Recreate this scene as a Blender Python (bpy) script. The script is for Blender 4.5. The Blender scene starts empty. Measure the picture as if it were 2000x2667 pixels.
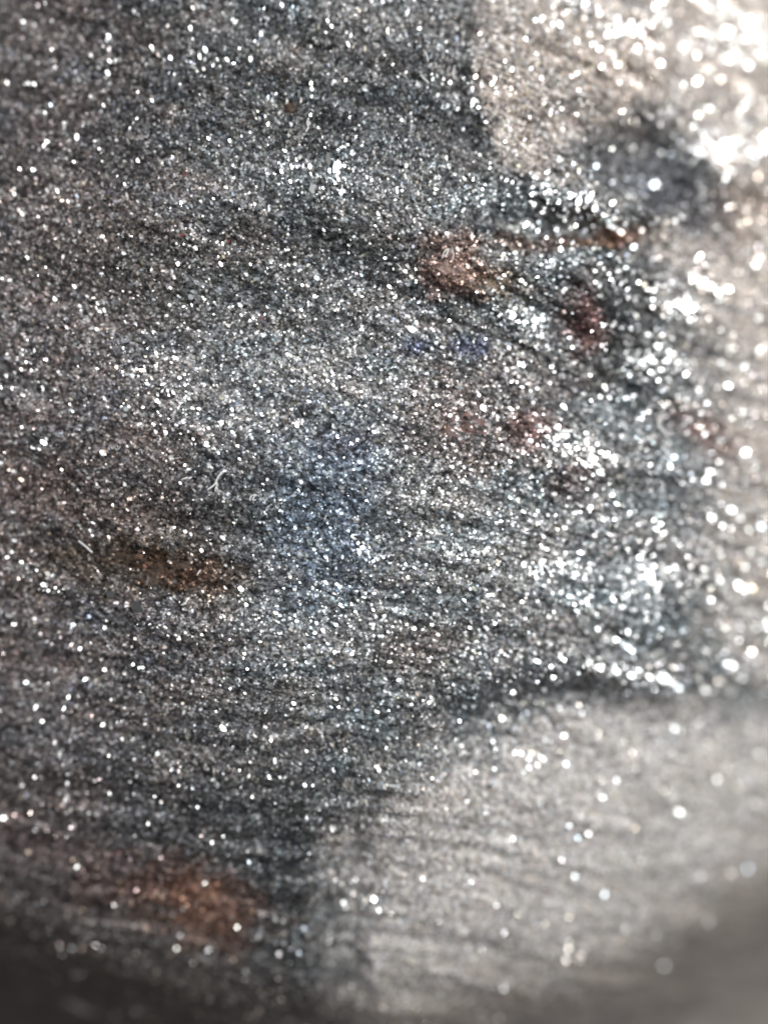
import bpy, math
import numpy as np
from mathutils import Vector, Matrix

# ------------------------------------------------------------------ camera, world, lamps, exposure
# real scale: the frame is about 10 mm wide; MM turns millimetres into metres
MM = 0.001
sc = bpy.context.scene
col = sc.collection
CAM = np.array([0.0, 0.0, 14.0])          # mm above the stone's in-focus plane
KEY = np.array([29.0, 11.0, 30.0])        # mm, lamp that makes the glints

cam_d = bpy.data.cameras.new('camera')
cam = bpy.data.objects.new('camera', cam_d); col.objects.link(cam)
cam.location = Vector(CAM) * MM
cam.rotation_euler = (0, 0, 0)
cam_d.sensor_fit = 'VERTICAL'
cam_d.sensor_height = 36.0
cam_d.lens = 36.0 * 14.0 / 13.335
cam_d.clip_start = 0.0005
cam_d.clip_end = 10.0
cam_d.dof.use_dof = True
cam_d.dof.focus_distance = 14.0 * MM
cam_d.dof.aperture_fstop = 38.0
cam_d.dof.aperture_blades = 0
sc.camera = cam

w = bpy.data.worlds.new('World'); sc.world = w; w.use_nodes = True
bgn = w.node_tree.nodes['Background']
bgn.inputs['Color'].default_value = (0.97, 0.975, 1.0, 1)
bgn.inputs['Strength'].default_value = 0.20

def lamp(name, loc, target, size, watts, color):
    d = bpy.data.lights.new(name, 'AREA'); d.shape = 'DISK'; d.size = size * MM
    d.energy = watts; d.color = color
    o = bpy.data.objects.new(name, d); col.objects.link(o)
    o.location = Vector(loc) * MM
    o.rotation_euler = (Vector(target) - Vector(loc)).to_track_quat('-Z', 'Y').to_euler()
    return o
lamp('key_lamp', KEY, (1, 0, 0), 9.0, 0.0205, (1.0, 0.995, 0.985))
lamp('fill_lamp', (-40, 30, 42), (0, 0, 0), 40.0, 0.012, (0.90, 0.96, 1.0))

sc.view_settings.view_transform = 'Standard'
sc.view_settings.look = 'None'
sc.view_settings.exposure = 0.0
sc.view_settings.gamma = 1.0
sc.view_settings.use_curve_mapping = False
sc.cycles.use_denoising = True
sc.cycles.filter_width = 2.0
sc.cycles.max_bounces = 4
sc.cycles.sample_clamp_indirect = 4.0

# ------------------------------------------------------------------ numpy helpers
rng = np.random.default_rng(7)

def swell(x, y):                           # overall convex shape of the stone, mm
    dx = x + 1.0; dy = y - 0.9
    return -np.where(dx > 0, 0.050, 0.033) * dx * dx - np.where(dy > 0, 0.017, 0.030) * dy * dy
def px2mm(px, py):                         # photograph pixel -> mm where its ray meets the stone
    x0 = (np.asarray(px, float) - 1000.0) * 0.005; y0 = (1333.5 - np.asarray(py, float)) * 0.005
    x, y = x0, y0
    for _ in range(12):
        k = (14.0 - swell(x, y)) / 14.0
        x, y = 0.5 * (x + x0 * k), 0.5 * (y + y0 * k)
    return x, y
def mm2px(x, y):
    k = 14.0 / (14.0 - np.maximum(swell(x, y), -8.0))
    return x * k / 0.005 + 1000, 1333.5 - y * k / 0.005

class Noise:
    def __init__(self, seed):
        self.t = np.random.default_rng(seed).random((256, 256)).astype(np.float32)
    def __call__(self, x, y):
        xi = np.floor(x).astype(int); yi = np.floor(y).astype(int)
        fx = x - xi; fy = y - yi
        fx = fx * fx * (3 - 2 * fx); fy = fy * fy * (3 - 2 * fy)
        t = self.t
        a = t[yi % 256, xi % 256]; b = t[yi % 256, (xi + 1) % 256]
        c = t[(yi + 1) % 256, xi % 256]; d = t[(yi + 1) % 256, (xi + 1) % 256]
        return (a + (b - a) * fx) * (1 - fy) + (c + (d - c) * fx) * fy
NZ = [Noise(s) for s in range(20)]
def fbm(k, x, y, oct=4):
    v = 0; a = 0.5
    for o in range(oct):
        v = v + a * (NZ[(k + o) % 20](x * 2**o + 13.1 * o, y * 2**o + 7.7 * o) - 0.5); a *= 0.5
    return v * 2                           # about -1..1
def sst(a, b, x):
    t = np.clip((x - a) / (b - a), 0, 1); return t * t * (3 - 2 * t)

def blob(px, py, cx, cy, rx, ry, rot=0, soft=0.60, warp=0.55, k=3, wf=None):
    """irregular elliptical patch: 1 inside, 0 outside (photograph pixels as a ruler)"""
    a = math.radians(rot); ca, sa = math.cos(a), math.sin(a)
    dx, dy = px - cx, py - cy
    u = (dx * ca + dy * sa) / rx; v = (-dx * sa + dy * ca) / ry
    r = np.sqrt(u * u + v * v) + warp * (fbm(k, px / 70.0, py / 70.0, 3) if wf is None else wf)
    return 1 - sst(1 - soft, 1 + soft, r)

# pale faces to the right and below: haze and lamp brightness painted as colour
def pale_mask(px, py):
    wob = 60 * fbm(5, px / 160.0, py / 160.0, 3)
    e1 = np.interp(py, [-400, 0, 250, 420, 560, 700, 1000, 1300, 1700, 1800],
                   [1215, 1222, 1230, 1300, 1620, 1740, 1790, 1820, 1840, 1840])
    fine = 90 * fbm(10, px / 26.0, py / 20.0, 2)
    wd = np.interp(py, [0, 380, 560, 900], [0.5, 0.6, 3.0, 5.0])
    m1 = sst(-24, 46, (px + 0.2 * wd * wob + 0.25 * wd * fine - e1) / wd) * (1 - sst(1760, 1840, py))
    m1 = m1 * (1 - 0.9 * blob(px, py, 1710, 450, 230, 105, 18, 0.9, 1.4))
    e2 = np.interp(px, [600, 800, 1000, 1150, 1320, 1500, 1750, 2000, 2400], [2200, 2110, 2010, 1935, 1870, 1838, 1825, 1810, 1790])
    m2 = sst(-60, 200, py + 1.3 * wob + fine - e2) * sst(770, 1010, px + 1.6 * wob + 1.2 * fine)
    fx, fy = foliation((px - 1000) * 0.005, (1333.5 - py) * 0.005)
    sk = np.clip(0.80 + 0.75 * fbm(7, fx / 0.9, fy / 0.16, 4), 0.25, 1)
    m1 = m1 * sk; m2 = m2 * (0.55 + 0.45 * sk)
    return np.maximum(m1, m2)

def foliation(x, y):                       # wavy layering of the rock, mm along and across it
    b_ = y + 0.30 * fbm(15, x / 2.2, y / 2.2, 2)
    a = math.radians(-7) - np.radians(15) * sst(-3.5, 4.5, y) - np.radians(7) * sst(0.5, 3.5, x)
    return x * np.cos(a) + b_ * np.sin(a), -x * np.sin(a) + b_ * np.cos(a)

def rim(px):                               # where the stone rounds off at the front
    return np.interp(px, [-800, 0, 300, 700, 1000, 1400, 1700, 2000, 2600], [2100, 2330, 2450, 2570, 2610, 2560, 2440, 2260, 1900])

def height(x, y):                          # mm
    px, py = mm2px(x, y)
    h = np.maximum(swell(x, y), -7.0)
    # foliation running gently down to the right
    u, v = foliation(x, y)
    over = np.maximum((py - rim(px)) * 0.005, 0)
    h = h - np.minimum(1.15 * over * over / (over + 0.7), 6.0)
    h = h + 0.16 * fbm(1, x / 2.4, y / 2.0, 2)
    rt = 1 + 1.0 * sst(1150, 1500, px) * (1 - sst(1750, 1850, py))
    h = h + 0.12 * rt * fbm(6, u / 1.9, v / 0.42, 3)
    h = h + 0.060 * rt * fbm(9, u / 0.60, v / 0.15, 3)
    rd = 1 - np.abs(2 * NZ[12](u / 1.1, v / 0.21) - 1)
    h = h + 0.045 * rd * rd * sst(0.35, 0.6, NZ[13](x / 1.3, y / 1.3))
    # ledge and crease on the lower right
    e = np.interp(px, [1000, 1150, 1300, 1500, 1750, 2000, 2400], [1890, 1850, 1790, 1770, 1775, 1770, 1760]) + 25 * fbm(2, px / 90, py / 300, 2)
    on = sst(1080, 1300, px)
    d = py - e
    h = h - on * (0.42 * sst(-15, 60, d) * (1 - 0.75 * sst(60, 330, d)))
    h = h + on * 0.10 * np.exp(-((d + 25) / 35.0) ** 2)
    # dark pocket and ledge on the upper right
    h = h - 0.55 * blob(px, py, 1690, 415, 120, 75, 20, 0.6, 0.3)
    h = h - 0.30 * blob(px, py, 1520, 600, 230, 32, 6, 0.7, 0.4)
    h = h + 0.16 * blob(px, py, 1500, 535, 170, 24, 10, 0.8, 0.4)
    h = h - 0.25 * blob(px, py, 1650, 870, 60, 130, 20, 0.7, 0.4)
    h = h - 0.20 * blob(px, py, 900, 2380, 60, 200, 8, 0.7, 0.4)
    # break of slope at the top: the face right of it turns towards the lamp
    eb = np.interp(py, [-600, 0, 350, 600], [1190, 1210, 1230, 1500])
    h = h - 0.10 * np.exp(-((px - eb + 25) / 45.0) ** 2) * (1 - sst(380, 560, py))
    return h

def normal(x, y, e=0.03):
    gx = (height(x + e, y) - height(x - e, y)) / (2 * e)
    gy = (height(x, y + e) - height(x, y - e)) / (2 * e)
    n = np.stack([-gx, -gy, np.ones_like(gx)], -1)
    return n / np.linalg.norm(n, axis=-1, keepdims=True)

# ------------------------------------------------------------------ mineral colour of the stone, with shade, haze and sheen painted in
STAIN_SHADE = [  # rust stains, plus painted shade and sheen: cx, cy, rx, ry, rot, rgb, strength
    (400, 1475, 290, 75, 10, (0.085, 0.060, 0.032), 1.2),
    (470, 1490, 130, 40, 5, (0.150, 0.060, 0.035), 0.70),
    (500, 2350, 190, 95, 20, (0.230, 0.095, 0.050), 0.92),
    (550, 2385, 120, 80, 30, (0.370, 0.190, 0.125), 1.0),
    (290, 2320, 130, 60, 10, (0.170, 0.090, 0.070), 0.70),
    (1180, 690, 95, 70, 30, (0.330, 0.190, 0.150), 0.85),
    (1300, 740, 80, 45, 20, (0.190, 0.125, 0.070), 0.6),
    (1450, 625, 190, 30, -2, (0.200, 0.090, 0.045), 0.80),
    (1620, 615, 90, 26, -6, (0.260, 0.120, 0.050), 0.80),
    (1230, 1080, 230, 130, 15, (0.215, 0.140, 0.120), 0.85),
    (1390, 1110, 55, 45, 0, (0.180, 0.060, 0.050), 0.80),
    (1500, 810, 50, 80, 0, (0.160, 0.080, 0.075), 0.75),
    (1530, 880, 40, 60, 10, (0.200, 0.070, 0.060), 0.70),
    (1840, 1130, 90, 40, 30, (0.160, 0.065, 0.055), 0.80),
    (1500, 1250, 70, 60, 0, (0.190, 0.090, 0.080), 0.60),
    (1090, 1670, 170, 50, -18, (0.230, 0.160, 0.125), 0.70),
    (890, 1160, 75, 40, 0, (0.150, 0.070, 0.090), 0.75),
    (90, 1270, 150, 70, 8, (0.330, 0.240, 0.210), 0.70),
    (330, 1330, 180, 50, 8, (0.240, 0.190, 0.160), 0.60),
    (150, 2190, 180, 60, 12, (0.290, 0.210, 0.190), 0.60),
    (60, 30, 150, 80, 0, (0.330, 0.270, 0.240), 0.60),
    (757, 283, 18, 18, 0, (0.200, 0.120, 0.060), 0.90),
    (1900, 520, 150, 80, 0, (0.460, 0.330, 0.240), 0.70),
    (1650, 340, 160, 45, 20, (0.380, 0.280, 0.200), 0.55),
    (1500, 200, 260, 130, 15, (0.420, 0.330, 0.260), 0.50),
    (1000, 840, 170, 70, 20, (0.230, 0.190, 0.190), 0.50),
    (850, 1340, 140, 255, 6, (0.255, 0.312, 0.388), 1.1),  # bluish sheen painted into the flake colour
    (1090, 900, 45, 22, 0, (0.060, 0.085, 0.170), 0.85),
    (1230, 900, 40, 30, 0, (0.060, 0.085, 0.190), 0.85),
    (1700, 420, 190, 110, 20, (0.130, 0.148, 0.175), 1.0), (1790, 540, 120, 70, 30, (0.130, 0.140, 0.165), 0.9),  # darkness of the upper right hollow painted in
    (1430, 1790, 200, 50, 0, (0.110, 0.130, 0.150), 0.70),  # painted shadow under the lower right ledge
    (1150, 130, 110, 260, 0, (0.170, 0.175, 0.185), 0.60),  # darker strip beside the upper pale face
    (760, 2380, 130, 170, 10, (0.170, 0.190, 0.200), 0.50),  # darker strip beside the lower pale face
    (700, 2050, 420, 130, 6, (0.220, 0.235, 0.240), 0.45),
    (400, 700, 260, 130, 18, (0.250, 0.230, 0.205), 0.40),
]
LIGHT = [  # silvery and darker layers of the rock: cx, cy, rx, ry, rot, change
    (600, 1020, 380, 140, 8, 0.55), (1000, 960, 240, 90, 15, 0.45), (850, 1600, 330, 100, 8, 0.35), (820, 460, 240, 70, 15, 0.35),
    (1450, 1180, 300, 150, 5, 0.45), (1550, 1500, 330, 130, 5, 0.45), (1150, 1350, 250, 120, 5, 0.15),
    (450, 250, 700, 220, 12, -0.28), (950, 660, 330, 75, 12, -0.40), (350, 690, 350, 90, 12, -0.20), (1000, 250, 260, 130, 15, -0.30),
    (600, 1290, 400, 70, 6, -0.28), (500, 2150, 600, 70, 8, -0.25), (250, 2060, 300, 60, 8, -0.25), (1250, 720, 300, 60, 20, -0.3), (780, 2350, 90, 240, 4, -0.45),
    (1600, 880, 120, 170, 20, -0.45), (1650, 1250, 200, 30, 5, -0.3), (1250, 1230, 260, 60, 10, -0.25),
]
def px2flat(px, py):
    return foliation((px - 1000) * 0.005, (1333.5 - py) * 0.005)
def mineral(px, py):
    c = np.empty(px.shape + (3,))
    left = 1 - sst(150, 900, px + 200 * fbm(4, px / 300, py / 300, 2))
    base_l = np.array([0.276, 0.247, 0.243]); base_c = np.array([0.297, 0.308, 0.312])
    c[:] = base_c + (base_l - base_c) * left[..., None]
    m = fbm(11, px / 110, py / 60, 3)          # brown and grey-green drift of the rock
    c += m[..., None] * np.array([0.11, 0.07, 0.05])
    fx, fy = px2flat(px, py)
    st = fbm(2, fx / 1.3, fy / 0.17, 4)
    c *= np.clip(1 + 0.55 * st, 0.35, 1.7)[..., None]
    for cx, cy, rx, ry, rot, k in LIGHT:
        c *= (1 + k * blob(px, py, cx, cy, rx, ry, rot, 0.9, 1.0, 2, st))[..., None]
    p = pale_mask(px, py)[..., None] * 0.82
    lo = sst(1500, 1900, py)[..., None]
    c = c * (1 - p) + p * (np.array([0.76, 0.66, 0.59]) * (1 - lo) + lo * np.array([0.74, 0.685, 0.645]))  # haze and lamp brightness laid over the stone as pale colour
    wf = fbm(3, px / 45.0, py / 30.0, 4)
    for cx, cy, rx, ry, rot, rgb, s in STAIN_SHADE:
        b = (blob(px, py, cx, cy, rx, ry, rot, 0.75, 0.8, 3, wf) * s * 0.66)[..., None]
        c = c * (1 - b) + b * np.array(rgb)
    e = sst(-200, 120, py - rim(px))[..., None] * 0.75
    c = c * (1 - e) + e * np.array([0.23, 0.195, 0.17])  # rounded front edge browned and darkened in the colour to stand for its shade
    return np.clip(c, 0.015, 0.95)

# patches where the flakes lie at the same tilt and flash together
GLINT = [  # cx, cy, rx, ry, rot, share
    (430, 1010, 110, 120, 0, 0.34), (540, 1150, 90, 60, 0, 0.25), (330, 960, 60, 60, 0, 0.2),
    (830, 450, 130, 45, 8, 0.40), (960, 490, 60, 50, 0, 0.30), (700, 690, 180, 40, 10, 0.16),
    (500, 800, 120, 30, 10, 0.20), (760, 780, 90, 40, 15, 0.22),
    (900, 980, 120, 60, 10, 0.20), (760, 1110, 110, 30, 5, 0.30), (950, 1190, 60, 40, 0, 0.25),
    (850, 1600, 170, 70, 15, 0.32), (720, 1570, 70, 50, 10, 0.30), (640, 1620, 130, 40, 10, 0.22), (960, 1430, 30, 30, 0, 0.6),
    (450, 1640, 120, 40, 10, 0.18), (180, 1640, 120, 40, 10, 0.14),
    (40, 1460, 90, 40, 25, 0.42), (110, 1520, 60, 20, 10, 0.35), (110, 1150, 40, 25, 20, 0.5), (30, 980, 60, 70, 20, 0.40), (90, 1060, 40, 25, 10, 0.35),
    (200, 355, 60, 25, 25, 0.35), (490, 140, 110, 25, 22, 0.35), (280, 130, 60, 80, 20, 0.14), (60, 620, 70, 140, 20, 0.16),
    (1350, 820, 80, 30, 15, 0.55), (1050, 770, 40, 60, 40, 0.25), (1360, 945, 40, 18, 10, 0.6),
    (1470, 1140, 90, 60, 10, 0.62), (1540, 1195, 60, 20, 0, 0.70), (1750, 1205, 60, 30, 0, 0.45), (1700, 940, 80, 70, 10, 0.55),
    (1790, 760, 70, 60, 0, 0.75), (1600, 740, 110, 40, 15, 0.40), (1790, 1060, 80, 50, 30, 0.40), (1500, 690, 80, 30, 0, 0.35), (1400, 680, 90, 25, 5, 0.40),
    (1500, 540, 140, 22, 12, 0.80), (1410, 500, 60, 40, 20, 0.45), (1640, 480, 40, 20, 30, 0.55), (1720, 440, 50, 25, 20, 0.65),
    (1280, 220, 55, 14, 22, 0.75), (1235, 265, 22, 12, 22, 0.75), (1220, 510, 30, 30, 0, 0.35),
    (1910, 60, 170, 120, 10, 0.60), (1600, 90, 120, 60, 20, 0.45), (1450, 30, 70, 40, 20, 0.35), (1900, 370, 100, 40, 0, 0.65), (1830, 150, 120, 60, 20, 0.40), (1780, 280, 120, 60, 15, 0.15), (1950, 250, 60, 100, 0, 0.25),
    (1520, 1330, 90, 40, 10, 0.50), (1640, 1400, 70, 40, 10, 0.35), (1430, 1475, 100, 28, 3, 0.62), (1690, 1500, 55, 30, 10, 0.85), (1500, 1560, 120, 40, 10, 0.30), (1620, 1560, 90, 50, 0, 0.35),
    (1150, 1440, 70, 30, 0, 0.28), (1080, 1630, 60, 12, 0, 0.40), (1250, 1650, 80, 40, 10, 0.22),
    (1640, 1750, 120, 17, 8, 0.85), (1900, 1735, 50, 35, 10, 0.45), (1900, 1500, 90, 40, 10, 0.35), (1960, 1640, 70, 60, 20, 0.25), (1880, 1350, 70, 40, 0, 0.2), (1970, 1770, 60, 25, 20, 0.35),
    (1330, 1930, 60, 50, 30, 0.35), (1570, 1950, 200, 60, 10, 0.12), (1770, 1990, 120, 80, 20, 0.12), (1380, 1985, 40, 20, 10, 0.5),
    (940, 2330, 60, 35, 30, 0.40),
]
DULL = [  # crusted spots, plus shaded recesses imitated by fewer flashing flakes
    (420, 1480, 250, 55, 8), (500, 2350, 170, 85, 20), (1180, 690, 80, 60, 30), (1205, 1100, 130, 80, 20),
    (1690, 410, 110, 70, 20), (1430, 1800, 190, 35, 0), (1150, 150, 60, 200, 0), (1500, 820, 50, 110, 0), 
    (890, 1160, 60, 35, 0), (1090, 1690, 140, 40, -18),
]
def glint_share(px, py):
    g = 0.040 + 0.05 * sst(1150, 1500, px) * (1 - sst(1750, 1850, py))
    g = g * (1 - 0.75 * sst(1700, 2250, py))
    fx, fy = px2flat(px, py)
    g = g * (0.15 + 2.0 * np.clip(0.45 + 1.3 * fbm(14, fx / 0.7, fy / 0.14, 4), 0, 1.3))
    wf = fbm(8, fx / 0.45, fy / 0.12, 4)
    for cx, cy, rx, ry, rot, s in GLINT:
        g = np.maximum(g, s * blob(px, py, cx, cy, rx, ry, rot, 0.7, 1.4, 8, wf))
    for cx, cy, rx, ry, rot in DULL:
        g = g * (1 - 0.7 * blob(px, py, cx, cy, rx, ry, rot, 0.6, 0.6, 8, wf))
    return g

def half_vector(P):                        # tilt at which a flake at P mirrors the key lamp
    v = CAM - P; v /= np.linalg.norm(v, axis=-1, keepdims=True)
    l = KEY - P; l /= np.linalg.norm(l, axis=-1, keepdims=True)
    h = v + l
    return h / np.linalg.norm(h, axis=-1, keepdims=True)

# ------------------------------------------------------------------ materials
def new_mat(name):
    m = bpy.data.materials.new(name); m.use_nodes = True
    nt = m.node_tree; b = nt.nodes['Principled BSDF']
    return m, nt, b
def link(nt, a, b): nt.links.new(a, b)

# flakes: colour (rgb) and sheen (alpha) are per-flake attributes
m_grain, nt, b = new_mat('hematite_grain')
at = nt.nodes.new('ShaderNodeAttribute'); at.attribute_name = 'mineral'
link(nt, at.outputs['Color'], b.inputs['Base Color'])
link(nt, at.outputs['Alpha'], b.inputs['Roughness'])
am = nt.nodes.new('ShaderNodeAttribute'); am.attribute_name = 'metal'
link(nt, am.outputs['Fac'], b.inputs['Metallic'])

m_flake, nt, b = new_mat('hematite_flake')
oi = nt.nodes.new('ShaderNodeObjectInfo')
tc = nt.nodes.new('ShaderNodeTexCoord')
nz = nt.nodes.new('ShaderNodeTexNoise'); nz.inputs['Scale'].default_value = 3.0; nz.inputs['Detail'].default_value = 3
link(nt, tc.outputs['Object'], nz.inputs['Vector'])
mx = nt.nodes.new('ShaderNodeMix'); mx.data_type = 'RGBA'; mx.blend_type = 'MULTIPLY'; mx.inputs[0].default_value = 0.5
link(nt, oi.outputs['Color'], mx.inputs[6]); link(nt, nz.outputs['Color'], mx.inputs[7])
link(nt, mx.outputs[2], b.inputs['Base Color'])
b.inputs['Metallic'].default_value = 0.85; b.inputs['Roughness'].default_value = 0.40

def crust_mat(name, c1, c2):
    m, nt, b = new_mat(name)
    if 'cherry' not in name:
        c1, c2 = [tuple(0.72 * q + 0.28 * sum(c) / 3 for q in c) for c in (c1, c2)]
    tc = nt.nodes.new('ShaderNodeTexCoord')
    nz = nt.nodes.new('ShaderNodeTexNoise'); nz.inputs['Scale'].default_value = 9000.0; nz.inputs['Detail'].default_value = 4
    link(nt, tc.outputs['Object'], nz.inputs['Vector'])
    rp = nt.nodes.new('ShaderNodeValToRGB'); link(nt, nz.outputs['Fac'], rp.inputs[0])
    rp.color_ramp.elements[0].position = 0.35; rp.color_ramp.elements[0].color = (*c1, 1)
    rp.color_ramp.elements[1].position = 0.68; rp.color_ramp.elements[1].color = (*c2, 1)
    link(nt, rp.outputs[0], b.inputs['Base Color'])
    b.inputs['Roughness'].default_value = 0.62
    bp = nt.nodes.new('ShaderNodeBump'); bp.inputs['Strength'].default_value = 0.7; bp.inputs['Distance'].default_value = 0.00003
    link(nt, nz.outputs['Fac'], bp.inputs['Height']); link(nt, bp.outputs['Normal'], b.inputs['Normal'])
    return m

m_lint, nt, b = new_mat('lint')
tc = nt.nodes.new('ShaderNodeTexCoord')
nz = nt.nodes.new('ShaderNodeTexNoise'); nz.inputs['Scale'].default_value = 12000.0
link(nt, tc.outputs['Object'], nz.inputs['Vector'])
rp = nt.nodes.new('ShaderNodeValToRGB'); link(nt, nz.outputs['Fac'], rp.inputs[0])
rp.color_ramp.elements[0].color = (0.80, 0.78, 0.74, 1); rp.color_ramp.elements[1].color = (0.95, 0.94, 0.92, 1)
link(nt, rp.outputs[0], b.inputs['Base Color']); b.inputs['Roughness'].default_value = 0.35

# ------------------------------------------------------------------ the surface below the stone
BOTTOM = -9.0
m_tab, nt, b = new_mat('tabletop_paint')
tc = nt.nodes.new('ShaderNodeTexCoord')
nz = nt.nodes.new('ShaderNodeTexNoise'); nz.inputs['Scale'].default_value = 300.0; nz.inputs['Detail'].default_value = 6
link(nt, tc.outputs['Object'], nz.inputs['Vector'])
rp = nt.nodes.new('ShaderNodeValToRGB'); link(nt, nz.outputs['Fac'], rp.inputs[0])
rp.color_ramp.elements[0].color = (0.016, 0.015, 0.014, 1); rp.color_ramp.elements[1].color = (0.032, 0.030, 0.028, 1)
link(nt, rp.outputs[0], b.inputs['Base Color']); b.inputs['Roughness'].default_value = 0.6
def raw_mesh(name, verts, faces, mat):
    me = bpy.data.meshes.new(name); me.from_pydata(verts, [], faces); me.materials.append(mat); me.update()
    return me
def add(name, me, parent=None):
    o = bpy.data.objects.new(name, me); col.objects.link(o); o.parent = parent
    return o
T = 0.15; zt = BOTTOM * MM
tab = add('tabletop', raw_mesh('tabletop', [(sx * T, sy * T, z) for z in (zt - 0.012, zt) for sx, sy in ((-1,-1),(1,-1),(1,1),(-1,1))],
          [(3,2,1,0),(4,5,6,7),(0,1,5,4),(1,2,6,5),(2,3,7,6),(3,0,4,7)], m_tab))
tab['kind'] = 'structure'

# ------------------------------------------------------------------ the stone
rock = add('rock', None)
rock.location = (0, 0, zt)
rock['label'] = 'glittering dark grey metallic flaky rock with rusty brown stains and faces painted pale with haze'
rock['category'] = 'rock'
OFF = Vector((0, 0, -zt))                  # parts are built in world mm, then hung on the base

def build_body():
    NX, NY = 740, 980; HX, HY = 12.2, 14.6
    def lines(n, inner):                    # fine spacing over the worked face, wide at the sides
        k = int(n * 0.94); m = (n - k) // 2
        a = np.linspace(-inner, inner, n - 2 * m)
        o = np.linspace(inner, 1, m + 1)[1:]
        return np.concatenate([-o[::-1], a, o])
    u = lines(NX, 0.60); v = lines(NY, 0.62)
    NX, NY = len(u), len(v)
    U, V = np.meshgrid(u, v)
    inn = (np.abs(U) < 0.595) & (np.abs(V) < 0.615)
    U = U + inn * rng.uniform(-0.42, 0.42, U.shape) * (u[NX // 2 + 1] - u[NX // 2])
    V = V + inn * rng.uniform(-0.42, 0.42, V.shape) * (v[NY // 2 + 1] - v[NY // 2])
    # square -> rounded outline, a little lopsided
    X = U * np.sqrt(1 - 0.38 * V * V); Y = V * np.sqrt(1 - 0.38 * U * U)
    r = np.maximum(np.abs(U), np.abs(V))
    ang = np.arctan2(Y, X)
    wob = 1 + 0.05 * r * (np.sin(3 * ang + 1) + 0.6 * np.sin(5 * ang) + 0.4 * np.sin(9 * ang + 2))
    X = X * HX * wob; Y = Y * HY * wob
    Z = height(X, Y)
    fu, fv = foliation(X, Y)
    px, py = mm2px(X, Y)
    soft = sst(-200, 150, py - rim(px))
    Z = Z + inn * (1 - 0.8 * soft) * (0.0050 * rng.normal(size=X.shape) + 0.020 * (NZ[16](fu / 0.075, fv / 0.032) - 0.5) + 0.012 * (NZ[17](fu / 0.035, fv / 0.022) - 0.5))
    t = sst(0.82, 1.0, r)
    Z = Z * (1 - t) + BOTTOM * t
    Z = np.maximum(Z, BOTTOM + 0.02 * (1 - t)); Z[0, :] = Z[-1, :] = BOTTOM; Z[:, 0] = Z[:, -1] = BOTTOM
    P = np.stack([X, Y, Z - BOTTOM], -1).reshape(-1, 3) * MM
    idx = np.arange(NX * NY).reshape(NY, NX)
    q = np.stack([idx[:-1, :-1], idx[:-1, 1:], idx[1:, 1:], idx[1:, :-1]], -1).reshape(-1, 4)
    loop = list(idx[0, :]) + list(idx[1:, -1]) + list(idx[-1, -2::-1]) + list(idx[-2:0:-1, 0])
    me = bpy.data.meshes.new('body')
    nq = len(q)
    me.vertices.add(len(P)); me.vertices.foreach_set('co', P.astype(np.float32).ravel())
    li = np.concatenate([q.ravel(), np.array(loop[::-1])])
    me.loops.add(len(li)); me.loops.foreach_set('vertex_index', li.astype(np.int32))
    me.polygons.add(nq + 1)
    me.polygons.foreach_set('loop_start', np.arange(nq + 1, dtype=np.int32) * 4)
    me.update(calc_edges=True)
    def mid(A): return (0.25 * (A[:-1, :-1] + A[1:, :-1] + A[:-1, 1:] + A[1:, 1:])).ravel()
    mx_, my_, mu, mv = mid(X), mid(Y), mid(fu), mid(fv)
    px, py = mm2px(mx_, my_)
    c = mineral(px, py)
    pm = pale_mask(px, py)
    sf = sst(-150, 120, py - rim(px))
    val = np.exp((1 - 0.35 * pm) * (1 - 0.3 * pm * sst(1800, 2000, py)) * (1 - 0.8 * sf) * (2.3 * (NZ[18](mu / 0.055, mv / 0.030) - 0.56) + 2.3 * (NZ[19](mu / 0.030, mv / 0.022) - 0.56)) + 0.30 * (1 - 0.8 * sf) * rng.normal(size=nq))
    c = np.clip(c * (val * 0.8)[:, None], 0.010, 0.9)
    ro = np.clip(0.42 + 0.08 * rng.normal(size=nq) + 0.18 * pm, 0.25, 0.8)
    a = me.attributes.new('mineral', 'FLOAT_COLOR', 'FACE')
    cc = np.concatenate([c, ro[:, None]], 1); cc = np.concatenate([cc, cc[-1:]], 0)
    a.data.foreach_set('color', cc.astype(np.float32).ravel())
    a = me.attributes.new('metal', 'FLOAT', 'FACE')
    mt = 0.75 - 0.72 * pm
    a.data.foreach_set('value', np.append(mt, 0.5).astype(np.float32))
    me.polygons.foreach_set('use_smooth', np.zeros(nq + 1, dtype=bool))
    me.materials.append(m_grain)
    return add('body', me, rock)
build_body()

def frames(n, flow):
    """per-flake frame: n normal, t long axis along the flow angle"""
    t = np.stack([np.cos(flow), np.sin(flow), np.zeros_like(flow)], -1)
    t = t - n * np.sum(t * n, -1, keepdims=True); t /= np.linalg.norm(t, axis=-1, keepdims=True)
    return t, np.cross(n, t)

def flow_dir(x, y):
    # foliation in the middle; the outward fan imitates lens-smeared glints in flake shape
    px, py = mm2px(x, y)
    a0 = np.full_like(x, math.radians(-20))
    ax = np.arctan2(y - 0.6, x + 0.9)
    r = np.sqrt((x + 0.9) ** 2 + (y - 0.6) ** 2)
    k = sst(2.0, 5.5, r)
    # blend as double angles
    cx = np.cos(2 * a0) * (1 - k) + np.cos(2 * ax) * k; sx = np.sin(2 * a0) * (1 - k) + np.sin(2 * ax) * k
    return 0.5 * np.arctan2(sx, cx)

def tilt(n, sd, N):
    d = rng.normal(size=(N, 3)) * sd
    m = n + d; m[:, 2] = np.maximum(m[:, 2], 0.15)
    return m / np.linalg.norm(m, axis=1, keepdims=True)

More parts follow.
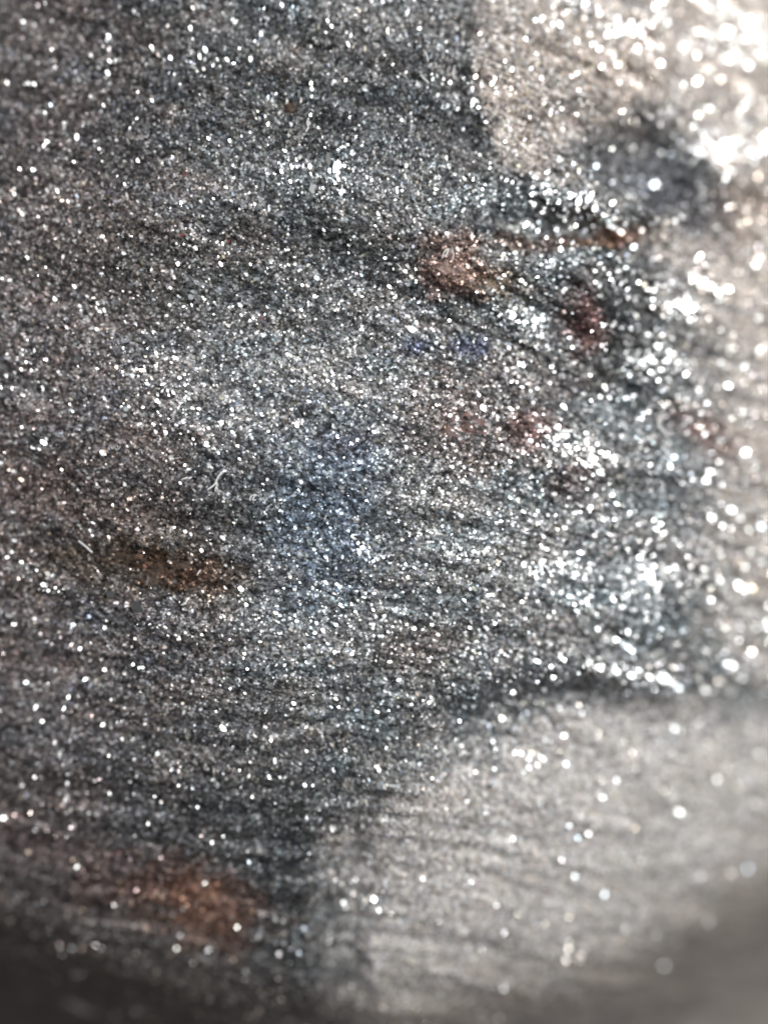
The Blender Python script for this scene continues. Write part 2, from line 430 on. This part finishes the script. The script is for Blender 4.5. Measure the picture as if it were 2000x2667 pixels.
def build_grains():
    N = 300000
    x = rng.uniform(-6.4, 7.0, N); y = rng.uniform(-9.2, 8.0, N)
    # fine grain in the middle of the face, coarser towards the edges
    q = sst(1.2, 6.0, np.hypot((x + 1.0) * 1.0, (y - 0.6) * 0.8))
    keep = rng.random(N) < (1 - 0.55 * q) * (1 - 0.9 * sst(-40, 150, mm2px(x, y)[1] - rim(mm2px(x, y)[0])))
    x, y = x[keep][:108000], y[keep][:108000]; N = len(x)
    px, py = mm2px(x, y)
    n0 = normal(x, y); z = height(x, y)
    P = np.stack([x, y, z], -1)
    far = sst(1.2, 6.0, np.hypot((x + 1.0) * 1.0, (y - 0.6) * 0.8))
    s = 0.0140 * np.exp(rng.normal(size=N) * 0.45) * (1 + 0.40 * far)
    s = np.clip(s, 0.005, 0.05)
    el = np.exp(np.abs(rng.normal(size=N)) * 0.35 + 0.12 + 0.30 * far)
    el = np.minimum(el, 1.0 + 0.6 * np.tanh((el - 1.0) / 0.6)); s = np.minimum(s, 0.034 / np.sqrt(el))
    gs = glint_share(px, py)
    g = rng.random(N) < gs * (0.80 + 0.55 * gs) * (1 + 0.5 * sst(1150, 1450, px) * (1 - sst(1750, 1850, py)))
    nn = tilt(n0, 0.32, N)
    H = half_vector(P)
    nh = tilt(H, 0.125, N)
    nn[g] = nh[g]
    s[g] *= 0.80 * np.exp(rng.normal(size=g.sum()) * 0.30)
    th = flow_dir(x, y) + rng.normal(size=N) * 0.45
    t, bt = frames(nn, th)
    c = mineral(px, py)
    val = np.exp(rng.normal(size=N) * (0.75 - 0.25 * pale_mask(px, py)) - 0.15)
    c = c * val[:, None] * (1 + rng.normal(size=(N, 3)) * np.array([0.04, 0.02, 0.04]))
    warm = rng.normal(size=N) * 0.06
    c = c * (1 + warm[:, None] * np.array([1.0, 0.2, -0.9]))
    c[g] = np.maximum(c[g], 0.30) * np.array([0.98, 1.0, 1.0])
    bright = rng.random(N) < 0.05
    c[bright] = c[bright] * 1.2 + 0.18
    c = np.clip(c, 0.012, 0.92)
    rough = np.clip(0.38 + rng.normal(size=N) * 0.08, 0.2, 0.6)
    rough[g] = np.clip(0.29 + rng.normal(size=g.sum()) * 0.04, 0.2, 0.45)
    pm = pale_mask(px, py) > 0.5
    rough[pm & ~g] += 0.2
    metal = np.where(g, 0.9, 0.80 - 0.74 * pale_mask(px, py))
    lift = rng.uniform(0.0, 0.8, N) * s
    K = 5
    ang = (np.arange(K) / K * 2 * np.pi)[None, :] + rng.uniform(-0.35, 0.35, (N, K)) + rng.uniform(0, 6.28, (N, 1))
    rad = s[:, None] * rng.uniform(0.72, 1.15, (N, K))
    lx = np.cos(ang) * rad * el[:, None]; ly = np.sin(ang) * rad / np.sqrt(el)[:, None]
    C = P + n0 * lift[:, None]
    top = C[:, None, :] + lx[..., None] * t[:, None, :] + ly[..., None] * bt[:, None, :]
    dep = (s * 1.1 + 0.008)[:, None, None]
    bot = top * 1.0 - nn[:, None, :] * dep
    V = np.concatenate([top, bot], 1)            
    V[..., 2] -= BOTTOM
    V = V.reshape(-1, 3) * MM
    base = (np.arange(N) * 2 * K)[:, None]
    loops = [base + np.arange(K)[None, :]]
    for i in range(K):
        j = (i + 1) % K
        loops.append(base + np.array([[i, i + K, j + K, j]]))
    L = np.concatenate(loops, 1).astype(np.int32)     # N, K + 4K
    tot = np.array([K] + [4] * K); st = np.concatenate([[0], np.cumsum(tot)[:-1]])
    starts = (np.arange(N)[:, None] * L.shape[1] + st[None, :]).ravel().astype(np.int32)
    me = bpy.data.meshes.new('grains')
    me.vertices.add(len(V)); me.vertices.foreach_set('co', V.astype(np.float32).ravel())
    me.loops.add(L.size); me.loops.foreach_set('vertex_index', L.ravel())
    me.polygons.add(N * (K + 1)); me.polygons.foreach_set('loop_start', starts)
    me.update(calc_edges=True)
    a = me.attributes.new('mineral', 'FLOAT_COLOR', 'FACE')
    cc = np.concatenate([c, rough[:, None]], 1)
    a.data.foreach_set('color', np.repeat(cc, K + 1, 0).astype(np.float32).ravel())
    a = me.attributes.new('metal', 'FLOAT', 'FACE'); a.data.foreach_set('value', np.repeat(metal, K + 1).astype(np.float32))
    me.polygons.foreach_set('use_smooth', np.zeros(N * (K + 1), dtype=bool))
    me.materials.append(m_grain)
    o = add('mineral_grains', me, rock); o['kind'] = 'stuff'
build_grains()

# ---- rust crusts: thin raised, lumpy sheets that hug the stone
def crust(name, label, cx, cy, rx, ry, rot, mat, seed, n=46):
    r_ = np.linspace(0, 1, 14); th = np.linspace(0, 2 * np.pi, n, endpoint=False)
    rs = np.random.default_rng(seed)
    out = 1 + 0.22 * np.sin(3 * th + rs.uniform(0, 6)) + 0.14 * np.sin(5 * th + rs.uniform(0, 6)) + 0.10 * np.sin(9 * th + rs.uniform(0, 6)) + rs.normal(size=n) * 0.05
    a = math.radians(rot)
    R, TH = np.meshgrid(r_[1:], th, indexing='ij')
    O = np.tile(out, (len(r_) - 1, 1))
    u = np.concatenate([[0], (R * O * np.cos(TH)).ravel()]) * rx; v = np.concatenate([[0], (R * O * np.sin(TH)).ravel()]) * ry
    px = cx + u * math.cos(a) - v * math.sin(a); py = cy + u * math.sin(a) + v * math.cos(a)
    x, y = px2mm(px, py)
    rr = np.concatenate([[0], R.ravel()])
    z = height(x, y) + 0.002 + 0.030 * fbm(3, x / 0.10, y / 0.10, 3) - 0.06 * sst(0.82, 1.0, rr)
    P = np.stack([x, y, z - BOTTOM], -1) * MM
    nr = len(r_) - 1
    F = [(0, 1 + i, 1 + (i + 1) % n) for i in range(n)]
    for k in range(nr - 1):
        for i in range(n):
            j = (i + 1) % n
            F.append((1 + k * n + i, 1 + (k + 1) * n + i, 1 + (k + 1) * n + j, 1 + k * n + j))
    F = [f[::-1] for f in F]
    me = raw_mesh(name, [tuple(p) for p in P], F, mat)
    me.polygons.foreach_set('use_smooth', [True] * len(me.polygons))
    o = add(name, me, rock)
    if label: o['label'] = label
m_brown = crust_mat('brown_crust', (0.030, 0.020, 0.010), (0.150, 0.075, 0.038))
m_orange = crust_mat('orange_crust', (0.120, 0.064, 0.044), (0.410, 0.215, 0.140))
m_pink = crust_mat('pink_crust', (0.140, 0.085, 0.070), (0.380, 0.235, 0.190))
m_red = crust_mat('red_crust', (0.070, 0.030, 0.025), (0.260, 0.110, 0.085))
m_ochre = crust_mat('ochre_crust', (0.070, 0.045, 0.025), (0.260, 0.170, 0.095))
crust('rust_crust', 'long dark brown striped crust', 420, 1480, 215, 40, 8, m_brown, 1)
crust('rust_crust', 'orange brown rusty patch', 545, 2380, 105, 70, 28, m_orange, 2)
crust('rust_crust', 'pinkish brown patch', 1180, 690, 62, 48, 30, m_pink, 3)
crust('rust_crust', 'small ochre spot', 1300, 745, 46, 24, 20, m_ochre, 4)
crust('rust_crust', 'thin rusty orange band', 1590, 615, 75, 17, -6, m_orange, 5)
crust('rust_crust', 'reddish brown patch', 1200, 1105, 75, 42, 20, m_red, 6)
crust('rust_crust', 'small dark red spot', 1392, 1112, 30, 26, 0, m_red, 7)
crust('rust_crust', 'dark red streak', 1532, 880, 18, 34, 8, m_red, 8)
crust('rust_crust', 'dark red streak', 1825, 1132, 46, 18, 30, m_red, 9)

# ---- single flakes and grains that stand out
def flake_mesh(seed, K=7):
    rs = np.random.default_rng(seed)
    ang = np.arange(K) / K * 2 * np.pi + rs.uniform(-0.3, 0.3, K); rad = rs.uniform(0.75, 1.1, K)
    x = np.cos(ang) * rad; y = np.sin(ang) * rad
    v = [(a, b, 0.0) for a, b in zip(x, y)] + [(a * 1.06, b * 1.06, -0.12) for a, b in zip(x, y)] + [(a * 0.95, b * 0.95, -0.6) for a, b in zip(x, y)]
    f = [tuple(range(K))]
    for k in range(2):
        for i in range(K):
            j = (i + 1) % K; f.append((k * K + i, (k + 1) * K + i, (k + 1) * K + j, k * K + j))
    f.append(tuple(range(3 * K - 1, 2 * K - 1, -1)))
    return raw_mesh('flake', v, f, m_flake)
FM = [flake_mesh(s, 6 + s % 3) for s in range(10)]
count = 0
def place_flake(px, py, r, el=1.25, tiltn=None, color=(0.75, 0.77, 0.78), flow=None, lift=0.5, name='flake'):
    """r in photograph pixels (half width)"""
    global count
    x, y = px2mm(px, py); x = float(x); y = float(y)
    xa, ya = np.array([x]), np.array([y])
    n0 = normal(xa, ya)[0]; P = np.array([x, y, float(height(xa, ya)[0])])
    s = r * 0.005
    P = P + n0 * (lift * s * 0.5 + 0.012)
    n = tiltn if tiltn is not None else n0
    th = flow if flow is not None else float(flow_dir(xa, ya)[0]) + rng.normal() * 0.3
    t, bt = frames(n[None, :], np.array([th])); t, bt = t[0], bt[0]
    M = Matrix(((t[0]*s*el, bt[0]*s/math.sqrt(el), n[0]*s, P[0]), (t[1]*s*el, bt[1]*s/math.sqrt(el), n[1]*s, P[1]), (t[2]*s*el, bt[2]*s/math.sqrt(el), n[2]*s, P[2] - BOTTOM), (0, 0, 0, 1)))
    M = Matrix.Scale(MM, 4) @ M
    o = add(name, FM[count % 10], rock); count += 1
    o.matrix_local = M
    o.color = (*color, 1)
    return o
def glint_n(px, py, sd=0.03):
    x, y = px2mm(px, py); P = np.array([[float(x), float(y), float(height(np.array([float(x)]), np.array([float(y)]))[0])]])
    n = half_vector(P)[0] + rng.normal(size=3) * sd
    return n / np.linalg.norm(n)
WHITE = [  # px, py, half size
    (541,1158,12),(145,780,8),(118,1150,13),(265,1179,9),(681,1078,8),(579,1102,10),(628,1532,12),(585,1891,13),(718,1595,8),(187,1629,8),
    (115,1523,9),(944,1427,9),(936,1439,7),(368,1737,7),(376,1736,6),(350,1729,6),(220,1773,8),(766,1826,8),(1332,819,11),(1392,834,14),
    (1356,944,10),(1470,1138,9),(1543,1196,12),(1362,1472,11),(1460,1472,11),(1693,1499,18),(1700,1508,13),(1898,1734,16),(1313,1885,11),(1769,1909,13),
    (18,2125,13),(205,2253,9),(304,2347,9),(458,2473,10),(533,2302,8),(796,2039,8),(816,2040,6),(892,2362,10),(148,2503,7),(261,2473,6),
    (1570,2082,13),(1775,2124,15),(1335,2187,10),(1482,2150,9),(1503,2182,9),(1530,2170,10),(1494,2280,10),(1573,2329,11),(1292,2353,8),(1482,2389,8),
    (1313,2582,7),(1874,2036,12),(1950,2265,10),(283,90,9),(280,184,9),(90,446,8),(154,500,8),(534,127,10),(443,148,9),(497,72,8),
    (199,356,9),(811,229,7),(808,437,9),(859,449,9),(889,503,8),(735,446,8),(1900,368,18),(1579,96,13),(1280,220,9),(1232,265,10),
    (1500,533,14),(1480,520,12),(1540,550,12),(1570,560,12),(1726,449,14),(1560,416,9),(1653,639,11),(1600,95,12),(1940,60,20),(1890,90,18),
    (1850,1350,13),(1930,1530,14),(1640,1760,13),(1690,1764,13),(1735,1768,14),(1600,1748,12),(1556,1738,12),(1780,1800,11),(1840,750,15),(1800,730,13),
    (1720,900,12),(1700,930,12),(1380,2008,9),(1420,1990,9),(1403,2003,8),(1480,2000,11),(1415,1985,8),(1610,2040,9),(1240,2017,8),(1290,2010,7),(1124,2025,6),
    (1590,1290,9),(1850,1225,13),(1740,1215,11),(1755,1193,10),(1940,1180,15),(1905,1330,14),(1985,1375,12),(1830,2290,7),(1850,2410,7),(1100,2285,8),
    (1520,1850,7),(1860,1810,8),(1460,1715,8),(1430,1735,8),(1640,1690,9),(1560,1640,9),(935,755,5),(1010,1180,6),(833,1190,6),(470,985,7),
    (387,1000,7),(410,1045,8),(415,1050,7),(370,965,7),(480,1100,7),(755,1610,6),(840,1640,8),(875,1628,7),(913,1630,7),(820,1647,7),
    (650,2240,7),(555,2190,7),(583,2175,6),(660,2070,6),(505,2045,8),(470,2040,6),(390,2140,6),(720,2085,6),(780,2480,7),(466,2440,6),
    (60,55,6),(20,215,8),(90,220,7),(130,270,6),(125,370,7),(395,260,6),(700,330,7),(900,205,6),(545,365,7),(600,370,6),(330,485,6),(360,415,7),
    (570,1180,5),(272,1745,8),(210,1690,7),(65,1780,8),(35,1625,8),(95,1840,8),(180,1815,8),(110,1880,7),(270,1885,8),(640,1700,6),(485,1570,5),
]
for px, py, r in WHITE:
    far = min(1.0, max(0.0, (math.hypot(px - 800, py - 1150) - 300) / 900))
    tint = rng.normal() * 0.05
    place_flake(px, py, r * (0.66 if py < 1900 else 0.52), rng.uniform(1.05, 1.3) + 0.3 * far, glint_n(px, py, 0.02), (0.86 + tint, 0.88, 0.88 - tint))
GREY = [(1286,861,14),(1072,855,18),(362,1577,26),(292,1547,20),(500,775,14),(512,565,10),(478,570,10),(389,330,11),(745,520,10),(960,905,17),(945,915,14),
    (835,785,14),(640,1357,11),(625,1395,12),(605,1200,9),(585,1202,8),(493,1010,12),(1195,1010,14),(1040,980,10),(870,860,9),(210,935,16),(330,1065,12),
    (1270,765,12),(1380,955,16),(480,145,16),(420,130,12),(715,130,11),(850,110,14),(260,590,10),(470,300,12),(1165,275,9),(1090,1246,9),(1236,1248,9)]
for px, py, r in GREY:
    v = rng.uniform(0.30, 0.48)
    place_flake(px, py, r * 0.62, rng.uniform(1.1, 1.6), tilt(normal(*[np.array([float(q)]) for q in px2mm(px, py)]), 0.06, 1)[0], (v * 0.97, v, v * 1.01))
while count < 292:
    px = rng.uniform(20, 1980); py = rng.uniform(20, 2500)
    v = np.clip(np.exp(rng.normal() * 0.5) * 0.33, 0.1, 0.8)
    c = mineral(np.array([px]), np.array([py]))[0] * v / 0.33
    nn = tilt(normal(*[np.array([float(q)]) for q in px2mm(px, py)]), 0.10, 1)[0]
    place_flake(px, py, rng.uniform(5, 8), rng.uniform(1.05, 1.35), nn, tuple(np.clip(c, 0.02, 0.5)))

# small coloured grains
def grain(px, py, r, mat, label):
    rs = np.random.default_rng(int(px))
    x, y = px2mm(px, py); x, y = float(x), float(y); z = float(height(np.array([x]), np.array([y]))[0])
    v, f = [], []
    A, B = 6, 9
    for i in range(A + 1):
        for j in range(B):
            ph = math.pi * i / A; th = 2 * math.pi * j / B
            q = r * 0.005 * rs.uniform(0.82, 1.1)
            v.append(((x + q * math.sin(ph) * math.cos(th)) * MM, (y + q * math.sin(ph) * math.sin(th)) * MM, (z + 0.015 + 0.8 * q * math.cos(ph) - BOTTOM) * MM))
    for i in range(A):
        for j in range(B):
            k = (j + 1) % B
            f.append((i*B+j, (i+1)*B+j, (i+1)*B+k, i*B+k))
    o = add('mineral_grain', raw_mesh('mineral_grain', v, f, mat), rock); o['label'] = label
m_cherry = crust_mat('cherry_grain', (0.35, 0.010, 0.012), (0.55, 0.03, 0.03))
for px, py, r in ((481,622,4),(484,460,3),(600,632,2.5),(681,828,3)):
    grain(px, py, r, m_cherry, 'tiny bright red grain')
grain(757, 283, 15, m_brown, 'round brown grain')

# ------------------------------------------------------------------ lint fibres lying on the stone
def fibre(pts, r, label, group=None, fmat=m_lint):
    """pts: photograph pixels of a bent thread; it rests on the flakes"""
    P = [np.array(p, float) for p in pts]
    Q = []
    ext = [2 * P[0] - P[1]] + P + [2 * P[-1] - P[-2]]
    for i in range(1, len(ext) - 2):
        for t in np.linspace(0, 1, 6, endpoint=False):
            a, b_, c, d = ext[i-1], ext[i], ext[i+1], ext[i+2]
            Q.append(0.5 * ((2*b_) + (c-a)*t + (2*a-5*b_+4*c-d)*t*t + (3*b_-a-3*c+d)*t**3))
    Q.append(P[-1]); Q = np.array(Q)
    x, y = px2mm(Q[:, 0], Q[:, 1]); n = len(x)
    z = height(x, y)
    for _ in range(3): z = np.convolve(np.pad(z, 2, 'edge'), np.ones(5) / 5, 'valid')
    z = z + 0.045 + 0.02 * np.sin(np.linspace(0.2, 2.9, n))
    C = np.stack([x, y, z], -1)
    base = C[n // 2].copy(); base[2] = C[:, 2].min() - r * 0.005
    T_ = np.gradient(C, axis=0); T_ /= np.linalg.norm(T_, axis=1, keepdims=True)
    up = np.array([0, 0, 1.0]); S = np.cross(T_, up); S /= np.linalg.norm(S, axis=1, keepdims=True); U_ = np.cross(S, T_)
    K = 6; v, f = [], []
    for i in range(n):
        tw = 0.55 + 0.45 * math.sin(i * 0.9); rr = r * 0.005 * (1 if 0 < i < n - 1 else 0.55)
        for k in range(K):
            a = 2 * math.pi * k / K
            p = C[i] - base + S[i] * math.cos(a) * rr + U_[i] * math.sin(a) * rr * (0.6 + 0.4 * tw)
            v.append(tuple(p * MM))
    for i in range(n - 1):
        for k in range(K):
            j = (k + 1) % K; f.append((i*K+k, i*K+j, (i+1)*K+j, (i+1)*K+k))
    f.append(tuple(range(K))[::-1]); f.append(tuple((n-1)*K + k for k in range(K)))
    o = add('lint_fibre', raw_mesh('lint_fibre', v, f, fmat))
    o.location = Vector(base) * MM
    o['label'] = label; o['category'] = 'fibre'; o['group'] = group or 'lint fibres on the rock'
LF = [
    ([(806,312),(801,325),(804,336),(797,348)], 1.7, 'short wavy pale fibre beside the round brown grain'),
    ([(1150,676),(1156,660),(1166,652),(1163,664),(1154,672)], 1.4, 'tiny looped white fibre on pinkish brown patch'),
    ([(1176,652),(1180,668),(1176,684)], 1.2, 'tiny straight white fibre on pinkish brown patch'),
    ([(1034,690),(1042,700),(1050,712),(1060,716)], 1.4, 'thin bent white fibre on dark grey flakes beside pinkish brown patch'),
    ([(1298,938),(1304,928),(1308,919),(1313,922)], 2.2, 'bright white hook shaped fibre near a pale grey six sided flake'),
    ([(1368,882),(1370,870),(1378,862)], 1.8, 'short curved white fibre beside a pair of large bright flakes'),
    ([(1730,1072),(1718,1092),(1716,1112),(1728,1126),(1738,1140)], 3.2, 'long curved pale fibre, thickest of all, near a dark red streak'),
    ([(1806,420),(1816,406),(1828,390)], 2.4, 'straight blurry fibre on pale brown face beside a blazing white cluster'),
    ([(1600,434),(1608,424),(1614,416)], 2.0, 'short straight fibre at the edge of the dark bluish hollow'),
    ([(1102,136),(1110,150),(1114,166)], 1.8, 'short curved fibre on dark flakes near the pale brown face'),
    ([(1094,200),(1104,212),(1116,222)], 2.0, 'short thick straight fibre on dark flakes near the pale brown face'),
    ([(1184,170),(1180,190),(1186,206)], 1.6, 'long thin fibre lying along the edge of the pale brown face'),
    ([(613,1070),(618,1060),(621,1070),(627,1060)], 1.4, 'zigzag white fibre among grey flakes'),
    ([(541,1206),(550,1214),(556,1222)], 1.5, 'small arched fibre near the long kinked twig like fibre'),
    ([(542,1276),(560,1262),(570,1242),(580,1228)], 1.8, 'long thin kinked white fibre like a twig among grey flakes'),
    ([(562,1280),(565,1268),(568,1276)], 1.4, 'tiny hairpin fibre beside the long kinked twig like fibre'),
    ([(652,1304),(655,1292),(664,1290),(660,1302),(668,1302)], 1.4, 'small looped white fibre on brown grey flakes'),
    ([(594,1118),(602,1112),(610,1102)], 1.5, 'thin slanted fibre touching a large white flake'),
    ([(474,1250),(484,1246),(492,1244)], 1.4, 'tiny nearly straight fibre near the long kinked twig like fibre'),
    ([(444,1388),(446,1376),(452,1372),(450,1382)], 1.6, 'small hooked fibre near the dark brown striped crust'),
    ([(204,1408),(214,1416),(226,1426),(240,1440)], 2.2, 'pale thread at the end of the dark brown striped crust'),
    ([(516,1498),(520,1490),(524,1484)], 1.6, 'short bright fibre lying on the dark brown striped crust'),
    ([(476,1574),(486,1570),(492,1562),(490,1556)], 1.9, 'curled white fibre on grey flakes near the dark brown striped crust'),
    ([(335,1526),(340,1534),(336,1540)], 1.4, 'tiny bent fibre at the edge of the dark brown striped crust'),
    ([(540,1572),(546,1570),(548,1580)], 1.4, 'tiny angular fibre beside the curled white fibre'),
    ([(690,1474),(698,1472),(702,1480)], 1.4, 'tiny arched fibre on bluish flakes'),
    ([(1012,1192),(1018,1184),(1020,1176)], 1.3, 'tiny straight fibre on grey flakes near reddish brown patch'),
    ([(916,1090),(922,1078),(926,1070)], 1.3, 'tiny straight fibre at the edge of the bluish flakes'),
]
for p, r, l in LF: fibre(p, r * 1.05, l)
